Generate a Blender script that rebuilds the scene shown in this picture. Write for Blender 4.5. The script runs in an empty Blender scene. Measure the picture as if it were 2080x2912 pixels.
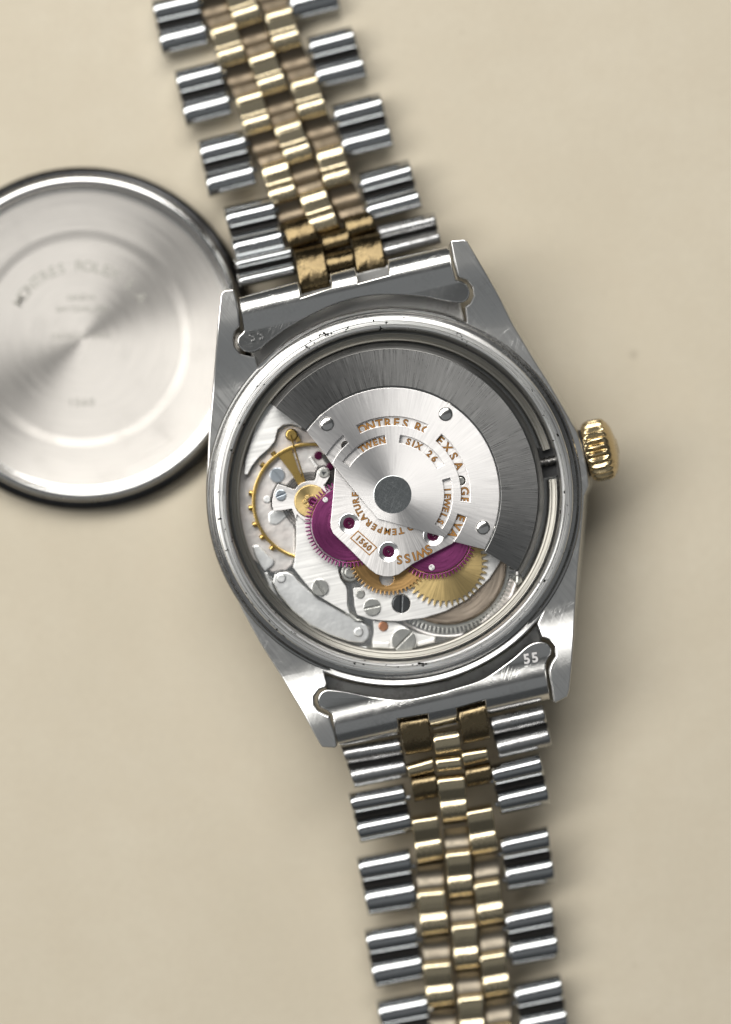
import bpy, bmesh, math, random
from mathutils import Vector, Matrix
random.seed(7)
sc = bpy.context.scene
sc.unit_settings.scale_length = 0.01            # one unit is one centimetre
RAD = math.radians
# ------------------------------------------------------------------ camera
H = 31.0                                        # lens height above the tabletop, cm
K = 9221.7                                      # focal length in photograph pixels
cd = bpy.data.cameras.new('camera'); cam = bpy.data.objects.new('camera', cd)
sc.collection.objects.link(cam); sc.camera = cam
cam.location = (0, 0, H)
cd.sensor_fit = 'HORIZONTAL'; cd.sensor_width = 24.0; cd.lens = K/2080*24.0
cd.clip_start = 0.5; cd.clip_end = 400
cd.dof.use_dof = True; cd.dof.focus_distance = H-0.97; cd.dof.aperture_fstop = 0.047
cd.dof.aperture_blades = 0
# ------------------------------------------------------------------ light
w = bpy.data.worlds.new('World'); sc.world = w; w.use_nodes = True
w.node_tree.nodes['Background'].inputs[0].default_value = (0.92, 0.97, 1.0, 1)
w.node_tree.nodes['Background'].inputs[1].default_value = 0.08
def area(name, az, zen, dist, sx, sy, radiance, col=(1, 1, 1)):
    L = bpy.data.lights.new(name, 'AREA'); L.shape = 'RECTANGLE'; L.size = sx; L.size_y = sy
    L.energy = radiance*sx*sy*math.pi; L.color = col
    o = bpy.data.objects.new(name, L); sc.collection.objects.link(o)
    d = Vector((math.sin(RAD(zen))*math.cos(RAD(az)), math.sin(RAD(zen))*math.sin(RAD(az)), math.cos(RAD(zen))))
    o.location = d*dist
    o.rotation_euler = d.to_track_quat('Z', 'Y').to_euler()
    return o
area('window_light', 128, 33, 60, 110, 25, 7.7, (1, 0.985, 0.95))
area('ceiling_fill', -70, 24, 70, 120, 60, 0.16, (0.95, 0.98, 1.0))  # added dim fill lamp, stands in for the unseen ceiling in the reflections
sc.view_settings.view_transform = 'Standard'; sc.view_settings.look = 'None'
sc.view_settings.exposure = 0.0; sc.view_settings.gamma = 1.0
sc.cycles.use_denoising = True
sc.cycles.max_bounces = 10; sc.cycles.glossy_bounces = 6
sc.cycles.sample_clamp_indirect = 6.0
sc.cycles.blur_glossy = 0.3

# ------------------------------------------------------------------ pixel -> place
def P(p, z):
    k = (H-z)/K
    return Vector(((p[0]-1040)*k, (1456-p[1])*k, z))
def RR(r, z): return r*(H-z)/K
def reg(ox, oy, s): return lambda x, y: (ox+x*s, oy+y*s)
z1 = reg(560, 840, .43103); z2 = reg(1100, 840, .43103); z3 = reg(560, 1400, .43103); z4 = reg(1100, 1400, .43103)
z5 = reg(660, 1160, .30788); z6 = reg(960, 1160, .30788); z7 = reg(660, 1460, .30788); z8 = reg(960, 1400, .30788)
b1 = reg(400, 0, .4926); b2 = reg(560, 420, .51724); b5 = reg(860, 1780, .51724); b6 = reg(960, 2300, .43103)
cr = reg(1480, 1100, .22167)
CM = (1117, 1406)        # movement centre, photograph pixels
CC = (1122, 1410)        # case centre

# ------------------------------------------------------------------ materials
class NT:
    def __init__(s, name):
        s.m = bpy.data.materials.new(name); s.m.use_nodes = True
        s.t = s.m.node_tree; s.n = s.t.nodes; s.b = s.n['Principled BSDF']
    def new(s, typ, **kw):
        n = s.n.new(typ)
        for k, v in kw.items(): setattr(n, k, v)
        return n
    def link(s, a, b): s.t.links.new(a, b)
    def math(s, op, a, b=None, c=None, clamp=False):
        n = s.new('ShaderNodeMath', operation=op, use_clamp=clamp)
        for i, v in enumerate((a, b, c)):
            if v is None: continue
            if hasattr(v, 'links'): s.link(v, n.inputs[i])
            else: n.inputs[i].default_value = v
        return n.outputs[0]
    def comb(s, x, y, z=0.0):
        n = s.new('ShaderNodeCombineXYZ')
        for i, v in enumerate((x, y, z)):
            if hasattr(v, 'links'): s.link(v, n.inputs[i])
            else: n.inputs[i].default_value = v
        return n.outputs[0]
    def noise(s, vec, scale, detail=2.0, rough=.5):
        n = s.new('ShaderNodeTexNoise'); s.link(vec, n.inputs['Vector'])
        n.inputs['Scale'].default_value = scale; n.inputs['Detail'].default_value = detail; n.inputs['Roughness'].default_value = rough
        return n.outputs['Fac']
    def ramp(s, f, a, b, lo=0.0, hi=1.0):
        n = s.new('ShaderNodeMapRange', clamp=True); s.link(f, n.inputs[0])
        for i, v in enumerate((a, b, lo, hi)): n.inputs[1+i].default_value = v
        return n.outputs[0]
    def mixc(s, f, a, b):
        n = s.new('ShaderNodeMix', data_type='RGBA')
        for i, v in ((0, f), (6, a), (7, b)):
            if hasattr(v, 'links'): s.link(v, n.inputs[i])
            else: n.inputs[i].default_value = v if i == 0 else (*v, 1)
        return n.outputs[2]
    def mapv(s, vec, rot=0, scale=(1, 1, 1)):
        n = s.new('ShaderNodeMapping'); s.link(vec, n.inputs[0]); n.inputs['Rotation'].default_value[2] = rot; n.inputs['Scale'].default_value = scale
        return n.outputs[0]

def metal(name, base, rough=.3, aniso=0.0, mode=None, ang=0.0, grain=0.0, gscale=60.0, scratch=0.0, smask=True, wear=0.15,
          dirt=0.0, dirt_scale=6.0, metallic=1.0, bump=0.0, pits=0.0, base2=None, lumps=0.0):
    """metal with a brushing direction round the object's own origin: 'radial', 'circular' or 'linear'"""
    N = NT(name); b = N.b
    b.inputs['Metallic'].default_value = metallic
    tc = N.new('ShaderNodeTexCoord'); pos = tc.outputs['Object']
    sep = N.new('ShaderNodeSeparateXYZ'); N.link(pos, sep.inputs[0]); x, y = sep.outputs[0], sep.outputs[1]
    g = None
    if mode in ('radial', 'circular'):
        if mode == 'radial': tv = N.comb(N.math('MULTIPLY', y, -1.0), x, 0.0)
        else: tv = N.comb(x, y, 0.0)
        r = N.math('POWER', N.math('ADD', N.math('MULTIPLY', x, x), N.math('MULTIPLY', y, y)), .5)
        a = N.math('ARCTAN2', y, x)
        if mode == 'radial': gv = N.comb(N.math('MULTIPLY', a, gscale), N.math('MULTIPLY', r, 2.5), 0.0)
        else: gv = N.comb(N.math('MULTIPLY', r, gscale), N.math('MULTIPLY', a, 1.5), 0.0)
        g = N.noise(gv, 1.0, 3.0, .6)
    elif mode == 'linear':
        d = N.mapv(pos, ang, (1, 1, 1)); gv = N.mapv(d, 0, (1.5, gscale, 1))
        g = N.noise(gv, 1.0, 3.0, .6)
        tv = N.comb(math.sin(ang), math.cos(ang), 0.0)
    if mode:
        b.inputs['Anisotropic'].default_value = aniso
        nv = N.new('ShaderNodeVectorMath', operation='NORMALIZE'); N.link(tv, nv.inputs[0]); N.link(nv.outputs[0], b.inputs['Tangent'])
    col = base
    big = N.noise(pos, 3.1, 4.0, .6)
    if base2: col = N.mixc(N.ramp(big, .35, .65), base, base2)
    fine = N.noise(pos, 38.0, 3.0, .6)
    rf = N.math('ADD', rough-wear*.5, N.math('MULTIPLY', N.math('ADD', N.math('MULTIPLY', big, .6), N.math('MULTIPLY', fine, .4)), wear))
    height = None
    if grain and g is not None:
        gg = N.ramp(g, .3, .7, 1-grain, 1+grain*.4)
        mm = N.new('ShaderNodeMix', data_type='RGBA', blend_type='MULTIPLY'); mm.inputs[0].default_value = 1
        if hasattr(col, 'links'): N.link(col, mm.inputs[6])
        else: mm.inputs[6].default_value = (*col, 1)
        N.link(gg, mm.inputs[7]); col = mm.outputs[2]
        rf = N.math('ADD', rf, N.math('MULTIPLY', N.math('SUBTRACT', g, .5), .25))
        height = N.math('MULTIPLY', g, .3)
    if scratch:
        s_all = None
        for k, (an, fr) in enumerate(((.5, 30), (1.9, 36), (-.6, 26))):
            v = N.mapv(N.mapv(pos, an, (1, 1, 1)), 0, (2.3, fr, 1))
            nn = N.noise(v, 1.0, 1.0, .4)
            line = N.math('SUBTRACT', 1.0, N.ramp(N.math('ABSOLUTE', N.math('SUBTRACT', nn, .5+.09*k-.05)), 0, .016))
            msk = N.ramp(N.noise(N.mapv(pos, .3*k, (1, 1, 1)), 2.2+k, 2.0), .5, .62)
            if smask: line = N.math('MULTIPLY', line, msk)
            s_all = line if s_all is None else N.math('MAXIMUM', s_all, line)
        rf = N.math('ADD', rf, N.math('MULTIPLY', s_all, .25*scratch))
        hs = N.math('MULTIPLY', s_all, -1.2*scratch)
        height = hs if height is None else N.math('ADD', height, hs)
    if dirt:
        dm = N.ramp(N.math('ADD', N.math('MULTIPLY', N.noise(pos, dirt_scale, 5.0, .65), .7), N.math('MULTIPLY', fine, .3)), .52, .68, 0, dirt)
        col = N.mixc(dm, col, (.035, .028, .022)); rf = N.math('ADD', rf, N.math('MULTIPLY', dm, .4))
    if pits:
        vo = N.noise(pos, 17.0, 2.0, .55); ms = N.noise(pos, 2.4, 2.0, .5)
        pm = N.ramp(N.math('ADD', vo, N.math('MULTIPLY', N.math('SUBTRACT', ms, .5), .45)), .68, .72, 0, pits)
        col = N.mixc(pm, col, (.02, .018, .016)); rf = N.math('ADD', rf, N.math('MULTIPLY', pm, .5))
        hp = N.math('MULTIPLY', pm, -3.0); height = hp if height is None else N.math('ADD', height, hp)
    if lumps:
        hl = N.math('MULTIPLY', N.noise(pos, 7.0, 3.0, .5), lumps); height = hl if height is None else N.math('ADD', height, hl)
    if hasattr(col, 'links'): N.link(col, b.inputs['Base Color'])
    else: b.inputs['Base Color'].default_value = (*col, 1)
    N.link(N.math('MAXIMUM', rf, .06), b.inputs['Roughness'])
    if height is not None and bump:
        bn = N.new('ShaderNodeBump'); bn.inputs['Strength'].default_value = 1.0; bn.inputs['Distance'].default_value = bump
        N.link(height, bn.inputs['Height']); N.link(bn.outputs[0], b.inputs['Normal'])
    return N.m

STEEL = (.62, .615, .60); RHOD = (.80, .785, .77)
M = {}
M['steel'] = metal('polished_steel', STEEL, .17, scratch=.2, bump=.0008, wear=.1, dirt=.12, dirt_scale=3)
M['link_steel'] = metal('bracelet_steel', (.47, .48, .485), .10, wear=.06, scratch=.3, bump=.0006)
M['dull_steel'] = metal('worn_bracelet_steel', (.45, .45, .45), .28, wear=.2, dirt=.5, dirt_scale=8, lumps=.6, bump=.012)
M['lug'] = metal('brushed_case_steel', (.66, .655, .64), .34, aniso=.6, mode='linear', ang=RAD(52), grain=.12, gscale=150, scratch=.25, bump=.0008, dirt=.15, dirt_scale=4)
M['ring'] = metal('turned_case_ring_steel', (.76, .755, .74), .36, aniso=.45, mode='circular', grain=.28, gscale=85, pits=1.0, bump=.006)
M['inner'] = metal('casing_ring_metal', (.40, .385, .345), .38, aniso=.7, mode='circular', grain=.15, gscale=70, bump=.004)
M['dark_steel'] = metal('dark_steel_gap_shade', (.16, .155, .15), .35, dirt=.7, dirt_scale=3, wear=.25)
M['groove_shade'] = metal('painted_groove_shade', (.022, .020, .018), .6, wear=.2, metallic=0.0)  # near-black colour stands for the shade deep in the link grooves
M['setting'] = metal('jewel_setting_steel', (.78, .77, .77), .30, wear=.1, mode='circular', aniso=.4, grain=.1, gscale=120)
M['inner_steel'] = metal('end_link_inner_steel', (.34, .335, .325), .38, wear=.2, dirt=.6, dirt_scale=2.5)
M['thread'] = metal('thread_steel', (.42, .415, .405), .22, wear=.15, mode='circular', aniso=.4, grain=.3, gscale=70, dirt=.3, dirt_scale=3)
M['stamp'] = metal('stamped_steel', (.86, .84, .83), .48, wear=.1)
M['black'] = metal('black_gasket_slot_shade', (.008, .008, .009), .5, wear=.1, metallic=0.0)
M['gold'] = metal('bracelet_gold', (.64, .545, .37), .21, wear=.14, scratch=.2, bump=.001, dirt=.15, dirt_scale=4)
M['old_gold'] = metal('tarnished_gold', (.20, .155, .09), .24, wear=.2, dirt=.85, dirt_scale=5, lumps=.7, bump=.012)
M['gap_shade'] = metal('gap_shade_brown', (.15, .12, .085), .36, wear=.15, dirt=.4, dirt_scale=5)  # brown holds the shade of the gaps between upper gold links
M['gap_shade_pale'] = metal('gap_shade_pale_brown', (.24, .21, .165), .42, wear=.15, dirt=.3, dirt_scale=5)  # paler brown for the shaded tabletop between lower gold links
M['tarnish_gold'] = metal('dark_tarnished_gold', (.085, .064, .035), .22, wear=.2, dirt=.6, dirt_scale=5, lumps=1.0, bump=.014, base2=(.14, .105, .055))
M['crown_gold'] = metal('crown_gold', (.52, .415, .245), .25, wear=.12, dirt=.35, dirt_scale=7)
M['rotor'] = metal('rotor_rhodium', (.82, .80, .79), .41, aniso=.80, mode='radial', grain=.10, gscale=80)
M['weight'] = metal('tungsten_weight', (.27, .267, .262), .31, aniso=.78, mode='radial', grain=.26, gscale=190, wear=.15)
M['weight_edge'] = metal('weight_rim', (.25, .245, .235), .32, aniso=.5, mode='circular', grain=.2, gscale=50)
M['bridge'] = metal('bridge_rhodium', (.86, .835, .82), .44, aniso=.6, mode='radial', grain=.18, gscale=50, bump=.0015)
M['plate'] = metal('train_bridge_rhodium', (.85, .84, .82), .44, aniso=.55, mode='linear', ang=RAD(-12), grain=.16, gscale=45, bump=.003)
M['mainplate'] = metal('main_plate_rhodium', (.74, .72, .70), .44, wear=.2, base2=(.66, .61, .58), lumps=.5, bump=.012, dirt=.15, dirt_scale=6)
M['bar'] = metal('pressed_bar_rhodium', (.78, .785, .78), .40, wear=.2, lumps=.8, bump=.005)
M['hub'] = metal('hub_steel', (.52, .54, .54), .18, scratch=.28, smask=False, bump=.0002, wear=.08)
M['screw'] = metal('screw_steel', (.56, .56, .53), .34, wear=.2, dirt=.6, dirt_scale=9)
M['blue_screw'] = metal('screw_grey', (.52, .57, .62), .32, wear=.15)
M['dark_screw'] = metal('screw_black', (.13, .135, .14), .30, wear=.2)
M['purple'] = metal('purple_anodised', (.25, .050, .165), .30, wear=.15, metallic=.8, mode='circular', aniso=.6, grain=.10, gscale=60)
M['ruby'] = metal('ruby', (.085, .008, .042), .14, metallic=.2, wear=.05)
M['bronze'] = metal('bronze_wheel', (.56, .34, .14), .38, aniso=.6, mode='circular', grain=.2, gscale=60, bump=.002)
M['brass'] = metal('brass_wheel', (.74, .55, .25), .36, aniso=.7, mode='radial', grain=.18, gscale=30, bump=.002)
M['balance'] = metal('balance_gold', (.62, .43, .14), .28, wear=.1)
M['barrel'] = metal('barrel_metal', (.42, .345, .275), .36, aniso=.7, mode='circular', grain=.35, gscale=60, base2=(.38, .32, .26), bump=.003)
M['gilt'] = metal('engraved_gilt', (.50, .25, .075), .4, wear=.2, metallic=.8, dirt=.3, dirt_scale=14)
M['gilt_edge'] = metal('engraving_edge', (.14, .075, .035), .5, metallic=.5)
M['copper'] = metal('copper', (.62, .30, .18), .35)
M['lid'] = metal('turned_lid_steel', (.53, .505, .475), .44, aniso=.82, mode='circular', grain=.12, gscale=60, wear=.1, bump=.002, dirt=.08, dirt_scale=3)
M['lid_ring'] = metal('lid_ring_steel', (.70, .69, .67), .16, wear=.1)
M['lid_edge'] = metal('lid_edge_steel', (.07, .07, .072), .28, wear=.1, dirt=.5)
M['lid_text'] = metal('lid_engraving', (.34, .33, .30), .5, wear=.1)

def table_material():
    N = NT('beige_tabletop'); b = N.b
    tc = N.new('ShaderNodeTexCoord'); pos = tc.outputs['Object']
    n1 = N.noise(pos, .55, 4.0, .55); n2 = N.noise(pos, 2.3, 4.0, .6); n3 = N.noise(pos, 14.0, 3.0, .6)
    col = N.mixc(N.ramp(n1, .3, .7), (.540, .480, .372), (.590, .530, .420))
    col = N.mixc(N.ramp(n2, .35, .7, 0, .55), col, (.54, .474, .364))
    col = N.mixc(N.ramp(n3, .3, .75, 0, .25), col, (.47, .415, .325))
    # a few faint dust specks
    vo = N.new('ShaderNodeTexVoronoi', feature='F1'); N.link(pos, vo.inputs['Vector']); vo.inputs['Scale'].default_value = .75
    spot = N.math('SUBTRACT', 1.0, N.ramp(vo.outputs['Distance'], .012, .045))
    keep = N.new('ShaderNodeSeparateColor'); N.link(vo.outputs['Color'], keep.inputs[0])
    spot = N.math('MULTIPLY', spot, N.ramp(keep.outputs[0], .35, .9, 0, .4))
    col = N.mixc(spot, col, (.22, .18, .13))
    v2 = N.new('ShaderNodeTexVoronoi', feature='F1'); N.link(N.mapv(pos, .7), v2.inputs['Vector']); v2.inputs['Scale'].default_value = 1.9
    k2 = N.new('ShaderNodeSeparateColor'); N.link(v2.outputs['Color'], k2.inputs[0])
    s2 = N.math('MULTIPLY', N.math('SUBTRACT', 1.0, N.ramp(v2.outputs['Distance'], .02, .07)), N.ramp(k2.outputs[1], .55, 1.0, 0, .35))
    col = N.mixc(s2, col, (.30, .25, .18))
    N.link(col, b.inputs['Base Color'])
    b.inputs['Roughness'].default_value = .55; b.inputs['Specular IOR Level'].default_value = .25
    bn = N.new('ShaderNodeBump'); bn.inputs['Distance'].default_value = .01; bn.inputs['Strength'].default_value = .4
    N.link(n3, bn.inputs['Height']); N.link(bn.outputs[0], b.inputs['Normal'])
    return N.m
M['table'] = table_material()

# ------------------------------------------------------------------ mesh helpers
WO = {}                                             # world origins
def finish(me, sharp=35):
    for p in me.polygons: p.use_smooth = True
    me.set_sharp_from_angle(angle=RAD(sharp))
def add(name, me, mat, parent=None, origin=None, sharp=35):
    """me holds place coordinates; the object's origin goes to `origin`"""
    o = bpy.data.objects.new(name, me); sc.collection.objects.link(o)
    org = Vector(origin) if origin is not None else Vector((0, 0, 0))
    if origin is None and parent is not None: org = WO[parent.name].copy()
    me.transform(Matrix.Translation(-org))
    me.materials.append(M[mat]); finish(me, sharp)
    if parent is not None:
        o.parent = parent; o.location = org-WO[parent.name]
    else: o.location = org
    WO[o.name] = org
    return o
def join(ms):
    bm = bmesh.new()
    for m in ms: bm.from_mesh(m)
    for m in ms: bpy.data.meshes.remove(m)
    me = bpy.data.meshes.new('mesh'); bm.to_mesh(me); bm.free(); return me
def bare(me):
    if len(me.materials): me.materials.clear()
    return me
def plate_mesh(outer, holes, za, zb, bevel=.006, res=1):
    """flat plate from za to zb with rounded edges; outlines in place coordinates"""
    cu = bpy.data.curves.new('outline', 'CURVE'); cu.dimensions = '2D'; cu.fill_mode = 'BOTH'
    bevel = min(bevel, (zb-za)*.45)
    cu.extrude = (zb-za)/2-bevel; cu.bevel_depth = bevel; cu.offset = -bevel; cu.bevel_resolution = res
    for pts in [outer]+list(holes):
        s = cu.splines.new('POLY'); s.points.add(len(pts)-1)
        for q, p in zip(s.points, pts): q.co = (p[0], p[1], 0, 1)
        s.use_cyclic_u = True
    ob = bpy.data.objects.new('outline', cu)
    me = bpy.data.meshes.new_from_object(ob)
    bpy.data.objects.remove(ob); bpy.data.curves.remove(cu)
    me.transform(Matrix.Translation((0, 0, (za+zb)/2)))
    return bare(me)
def px(pts, z): return [P(p, z).xy for p in pts]
def arc(c, r, a0, a1, n=None):
    n = n or max(3, int(abs(a1-a0)/3)+1)
    return [(c[0]+r*math.cos(RAD(a0+(a1-a0)*i/(n-1))), c[1]-r*math.sin(RAD(a0+(a1-a0)*i/(n-1)))) for i in range(n)]
def circ(c, r, n=40): return arc(c, r, 0, 360-360/n, n)
def rounded(pts, r, n=5):
    out = []; m = len(pts)
    for i in range(m):
        p = Vector(pts[i]); a = Vector(pts[i-1])-p; b = Vector(pts[(i+1) % m])-p
        d = min(r, a.length*.45, b.length*.45)
        p0 = p+a.normalized()*d; p1 = p+b.normalized()*d
        for k in range(n+1):
            t = k/n; out.append(tuple(p0*(1-t)**2+p*2*t*(1-t)+p1*t*t))
    return out
def smoothpoly(pts, n=4):
    out = []; m = len(pts)
    for i in range(m):
        p0, p1, p2, p3 = (Vector(pts[(i+k) % m]) for k in (-1, 0, 1, 2))
        for k in range(n):
            t = k/n
            out.append(tuple(.5*((2*p1)+(p2-p0)*t+(2*p0-5*p1+4*p2-p3)*t*t+(3*p1-p0-3*p2+p3)*t**3)))
    return out
def lathe_mesh(prof, c, n=160, a0=0.0, a1=360.0, wob=None):
    """prof: (radius, z) in cm round c=(x, y); partial sweeps are capped"""
    full = abs(a1-a0) >= 359.99
    bm = bmesh.new(); rings = []
    steps = n if full else n+1
    for i in range(steps):
        a = RAD(a0+(a1-a0)*i/n); ca, sa = math.cos(a), math.sin(a)
        rings.append([bm.verts.new((c[0]+r*ca*(wob(a, r, z) if wob else 1), c[1]+r*sa*(wob(a, r, z) if wob else 1), z)) for r, z in prof])
    for i in range(n):
        A = rings[i]; B = rings[(i+1) % steps]
        for j in range(len(prof)-1):
            if prof[j][0] < 1e-6 and prof[j+1][0] < 1e-6: continue
            bm.faces.new((A[j], B[j], B[j+1], A[j+1]))
    if not full:
        bm.faces.new(rings[0]); bm.faces.new(rings[-1][::-1])
    bmesh.ops.remove_doubles(bm, verts=bm.verts, dist=1e-6)
    bmesh.ops.recalc_face_normals(bm, faces=bm.faces)
    me = bpy.data.meshes.new('mesh'); bm.to_mesh(me); bm.free(); return me
def disc_mesh(c, r, za, zb, bev=.006, n=40):
    """round stud, c in pixels"""
    p = P(c, zb); r = RR(r, zb)
    return lathe_mesh([(0, za), (r, za), (r, zb-bev), (r-bev*.35, zb-bev*.35), (r-bev, zb), (r-bev*1.25, zb), (0, zb)], p.xy, n)
def gear_pts(c, root, tip, n, duty=.5, point=.35, ph=0):
    pts = []
    for i in range(n):
        a = 360/n*i+ph; s = 360/n
        for da, r in ((-.5*duty*s*1.05, root), (-.5*duty*s*.85, root+(tip-root)*.55), (-.5*duty*s*point, tip), (.5*duty*s*point, tip), (.5*duty*s*.85, root+(tip-root)*.55), (.5*duty*s*1.05, root), (.5*s, root-(tip-root)*.08)):
            pts.append((c[0]+r*math.cos(RAD(a+da)), c[1]-r*math.sin(RAD(a+da))))
    return pts
def screw_mesh(c, r, za, zb, slot, wpx, depth=.018):
    """round head with a real slot; slot = its direction in degrees"""
    p = P(c, zb).xy; R = RR(r, zb); hw = RR(wpx, zb)/2
    ms = [lathe_mesh([(0, za), (R, za), (R, zb-depth), (0, zb-depth)], p, 40)]
    a = math.asin(min(.9, hw/R)); sl = RAD(slot)
    for s in (0, math.pi):
        pts = []
        for i in range(22):
            t = sl+s+a+(math.pi-2*a)*i/21
            pts.append((p[0]+R*math.cos(t), p[1]+R*math.sin(t)))
        ms.append(plate_mesh(pts, [], zb-depth-.002, zb, .005))
    return join(ms)
def glyph(ch, size, off, ext):
    f = bpy.data.curves.new('t', 'FONT'); f.body = ch; f.size = size; f.align_x = 'CENTER'; f.extrude = ext; f.offset = off; f.resolution_u = 3
    ob = bpy.data.objects.new('t', f); me = bpy.data.meshes.new_from_object(ob)
    bpy.data.objects.remove(ob); bpy.data.curves.remove(f); return bare(me)
def letter(name, ch, mw, size, mats, parent, offs=(.0004, .0046), exts=(.0020, .0015), lift=.0015):
    """one engraved character: coloured floor and a darker lip, mw = its place"""
    a = glyph(ch, size, offs[0], exts[0]); a.transform(Matrix.Translation((0, 0, lift)))
    b = glyph(ch, size, offs[1], exts[1])
    bm = bmesh.new(); bm.from_mesh(a); n = len(bm.faces); bm.from_mesh(b); bm.faces.ensure_lookup_table()
    for k, f in enumerate(bm.faces): f.material_index = 0 if k < n else 1
    me = bpy.data.meshes.new('mesh'); bm.to_mesh(me); bm.free()
    bpy.data.meshes.remove(a); bpy.data.meshes.remove(b)
    me.transform(mw)
    o = add(name, me, mats[0], parent, mw.translation, 80); me.materials.append(M[mats[1]])
    return o
def letters_arc(items, c, r_mid, cap, z, mats, parent, name='engraved_letter', **kw):
    """items: (char, angle); letters stand with their heads outward; c, r_mid, cap in pixels"""
    ctr = P(c, z).xy; r = RR(r_mid, z); size = RR(cap, z)/.686
    for ch, a in items:
        letter(name, ch, Matrix.Translation((ctr[0], ctr[1], z)) @ Matrix.Rotation(RAD(a-90), 4, 'Z') @ Matrix.Translation((0, r-.343*size, 0)), size, mats, parent, **kw)
def letters_line(st, c, ang, cap, z, mats, parent, name='engraved_letter', gap=1.0, **kw):
    ctr = P(c, z); size = RR(cap, z)/.686
    for i, ch in enumerate(st):
        if ch == ' ': continue
        letter(name, ch, Matrix.Translation(ctr) @ Matrix.Rotation(RAD(ang), 4, 'Z') @ Matrix.Translation(((i-(len(st)-1)/2)*size*.62*gap, -.343*size, 0)), size, mats, parent, **kw)

# ------------------------------------------------------------------ tabletop
bm = bmesh.new()
vs = [bm.verts.new(v) for v in ((-60, -60, 0), (60, -60, 0), (60, 60, 0), (-60, 60, 0))]
bm.faces.new(vs); me = bpy.data.meshes.new('mesh'); bm.to_mesh(me); bm.free()
t = add('tabletop', me, 'table'); t['kind'] = 'structure'

# ------------------------------------------------------------------ the watch
watch = bpy.data.objects.new('wrist_watch', None); sc.collection.objects.link(watch)
watch['label'] = 'steel and gold wristwatch lying face down, case open, movement and rotor exposed'
watch['category'] = 'watch'
c0 = P(CC, .9); watch.location = (c0.x, c0.y, 0); WO['wrist_watch'] = Vector((c0.x, c0.y, 0))
watch.empty_display_size = .2
AX = RAD(13.1)
up = Vector((-math.sin(AX), math.cos(AX)))          # towards the upper strap
rt = Vector((math.cos(AX), math.sin(AX)))           # towards the crown

# --- case with its four lugs
ZL = .872
out = [b2(140, 795), b2(160, 783), b2(205, 780), b2(217, 815), b2(234, 912), b2(238, 985), b2(212, 1012), b2(202, 1050), b2(208, 1095), b2(240, 1134), b2(290, 1146), z1(388, 405), z1(405, 485)]
out += arc(CC, 531, 139, 67.5, 22)
out += [z2(528, 160), z2(520, 72), b2(1502, 856), b2(1522, 815), b2(1516, 768), b2(1488, 732), b2(1445, 716), b2(1434, 706), b2(1412, 620), b2(1392, 520), b2(1400, 512), b2(1468, 506), b2(1486, 516)]
out += [z2(740, 0), z2(842, 200), z2(962, 400), z2(1082, 590), z2(1192, 780), z2(1262, 905), z2(1302, 1030), z2(1322, 1120), z2(1332, 1190), (1676, 1383)]
out += [z4(1308, 20), z4(1300, 130), z4(1285, 300), z4(1265, 500), z4(1246, 780), z4(1236, 950), z4(1216, 1180), z4(1204, 1300), z4(1190, 1345), z4(1110, 1388), z4(1098, 1375), z4(1082, 1270), b5(1358, 290), b5(1354, 240), b5(1364, 206), b5(1390, 165), b5(1387, 112), b5(1356, 74), b5(1318, 62), z4(1004, 900), z4(992, 868)]
out += arc(CC, 541, -40.5, -111.5, 22)
out += [b5(138, 318), b5(130, 338), b5(94, 350), b5(66, 388), b5(68, 432), b5(88, 464), b5(125, 484), b5(148, 494), b5(163, 540), b5(180, 590), b5(192, 655), b5(180, 668), b5(112, 664), b5(96, 645)]
out += [z3(780, 1600), z3(700, 1450), z3(560, 1220), z3(420, 1000), z3(300, 780), z3(200, 570), z3(110, 330), z3(68, 130), z3(60, 0), z1(60, 1230), z1(68, 1130), z1(77, 900), z1(102, 620), z1(122, 400), z1(142, 150), z1(158, 0)]
me = plate_mesh(px(out, ZL), [px(circ(CC, 522, 120), ZL)], .44, ZL, .016, 2)
bm = bmesh.new(); bm.from_mesh(me)
for s in (1, -1):
    for d in (1.32, 1.40, 1.48, 1.56, 1.64, 1.72, 1.80, 1.88, 1.94):
        bmesh.ops.bisect_plane(bm, geom=bm.verts[:]+bm.edges[:]+bm.faces[:], dist=1e-5, plane_co=(c0.x+up.x*d*s, c0.y+up.y*d*s, 0), plane_no=(up.x, up.y, 0))
for v in bm.verts:
    q = Vector((v.co.x-c0.x, v.co.y-c0.y)); d = abs(q.dot(up))
    if v.co.z > .7:
        e = max(0, min(1, (d-1.32)/.62)); v.co.z += .105*e*e*(3-2*e)
    if v.co.z < .7:
        f = max(0, min(1, (q.dot(rt)-1.0)/.5)); v.co.x += .055*f
bm.to_mesh(me); bm.free()
case = add('case', me, 'lug', watch, P(CC, ZL), 12)
# threaded ring that takes the back
prof = [(1.540, .60), (1.540, .955), (1.552, .990), (1.562, 1.0), (1.578, 1.002), (1.583, .986), (1.588, .986), (1.592, 1.002), (1.618, 1.001), (1.621, .992), (1.624, 1.0), (1.640, .999), (1.650, .994), (1.656, .984), (1.656, .90)]
prof2 = [(1.655, .96), (1.642, .957), (1.642, .951), (1.664, .943), (1.664, .930), (1.645, .922), (1.645, .916), (1.668, .908), (1.668, .895), (1.652, .888), (1.655, .880), (1.70, .873), (1.713, .878), (1.722, .884), (1.738, .882), (1.748, .872), (1.752, .80), (1.752, .60)]
cc = P(CC, 1.0)
add('thread_ring', lathe_mesh(prof, cc.xy, 220), 'ring', case, cc, 25)
add('thread', lathe_mesh(prof2, cc.xy, 220), 'thread', case, cc, 25)
prof = [(1.44, .60), (1.44, .862), (1.448, .870), (1.462, .874), (1.466, .868), (1.470, .876), (1.498, .893), (1.502, .888), (1.504, .894), (1.510, .896), (1.513, .888), (1.513, .60)]
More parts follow.
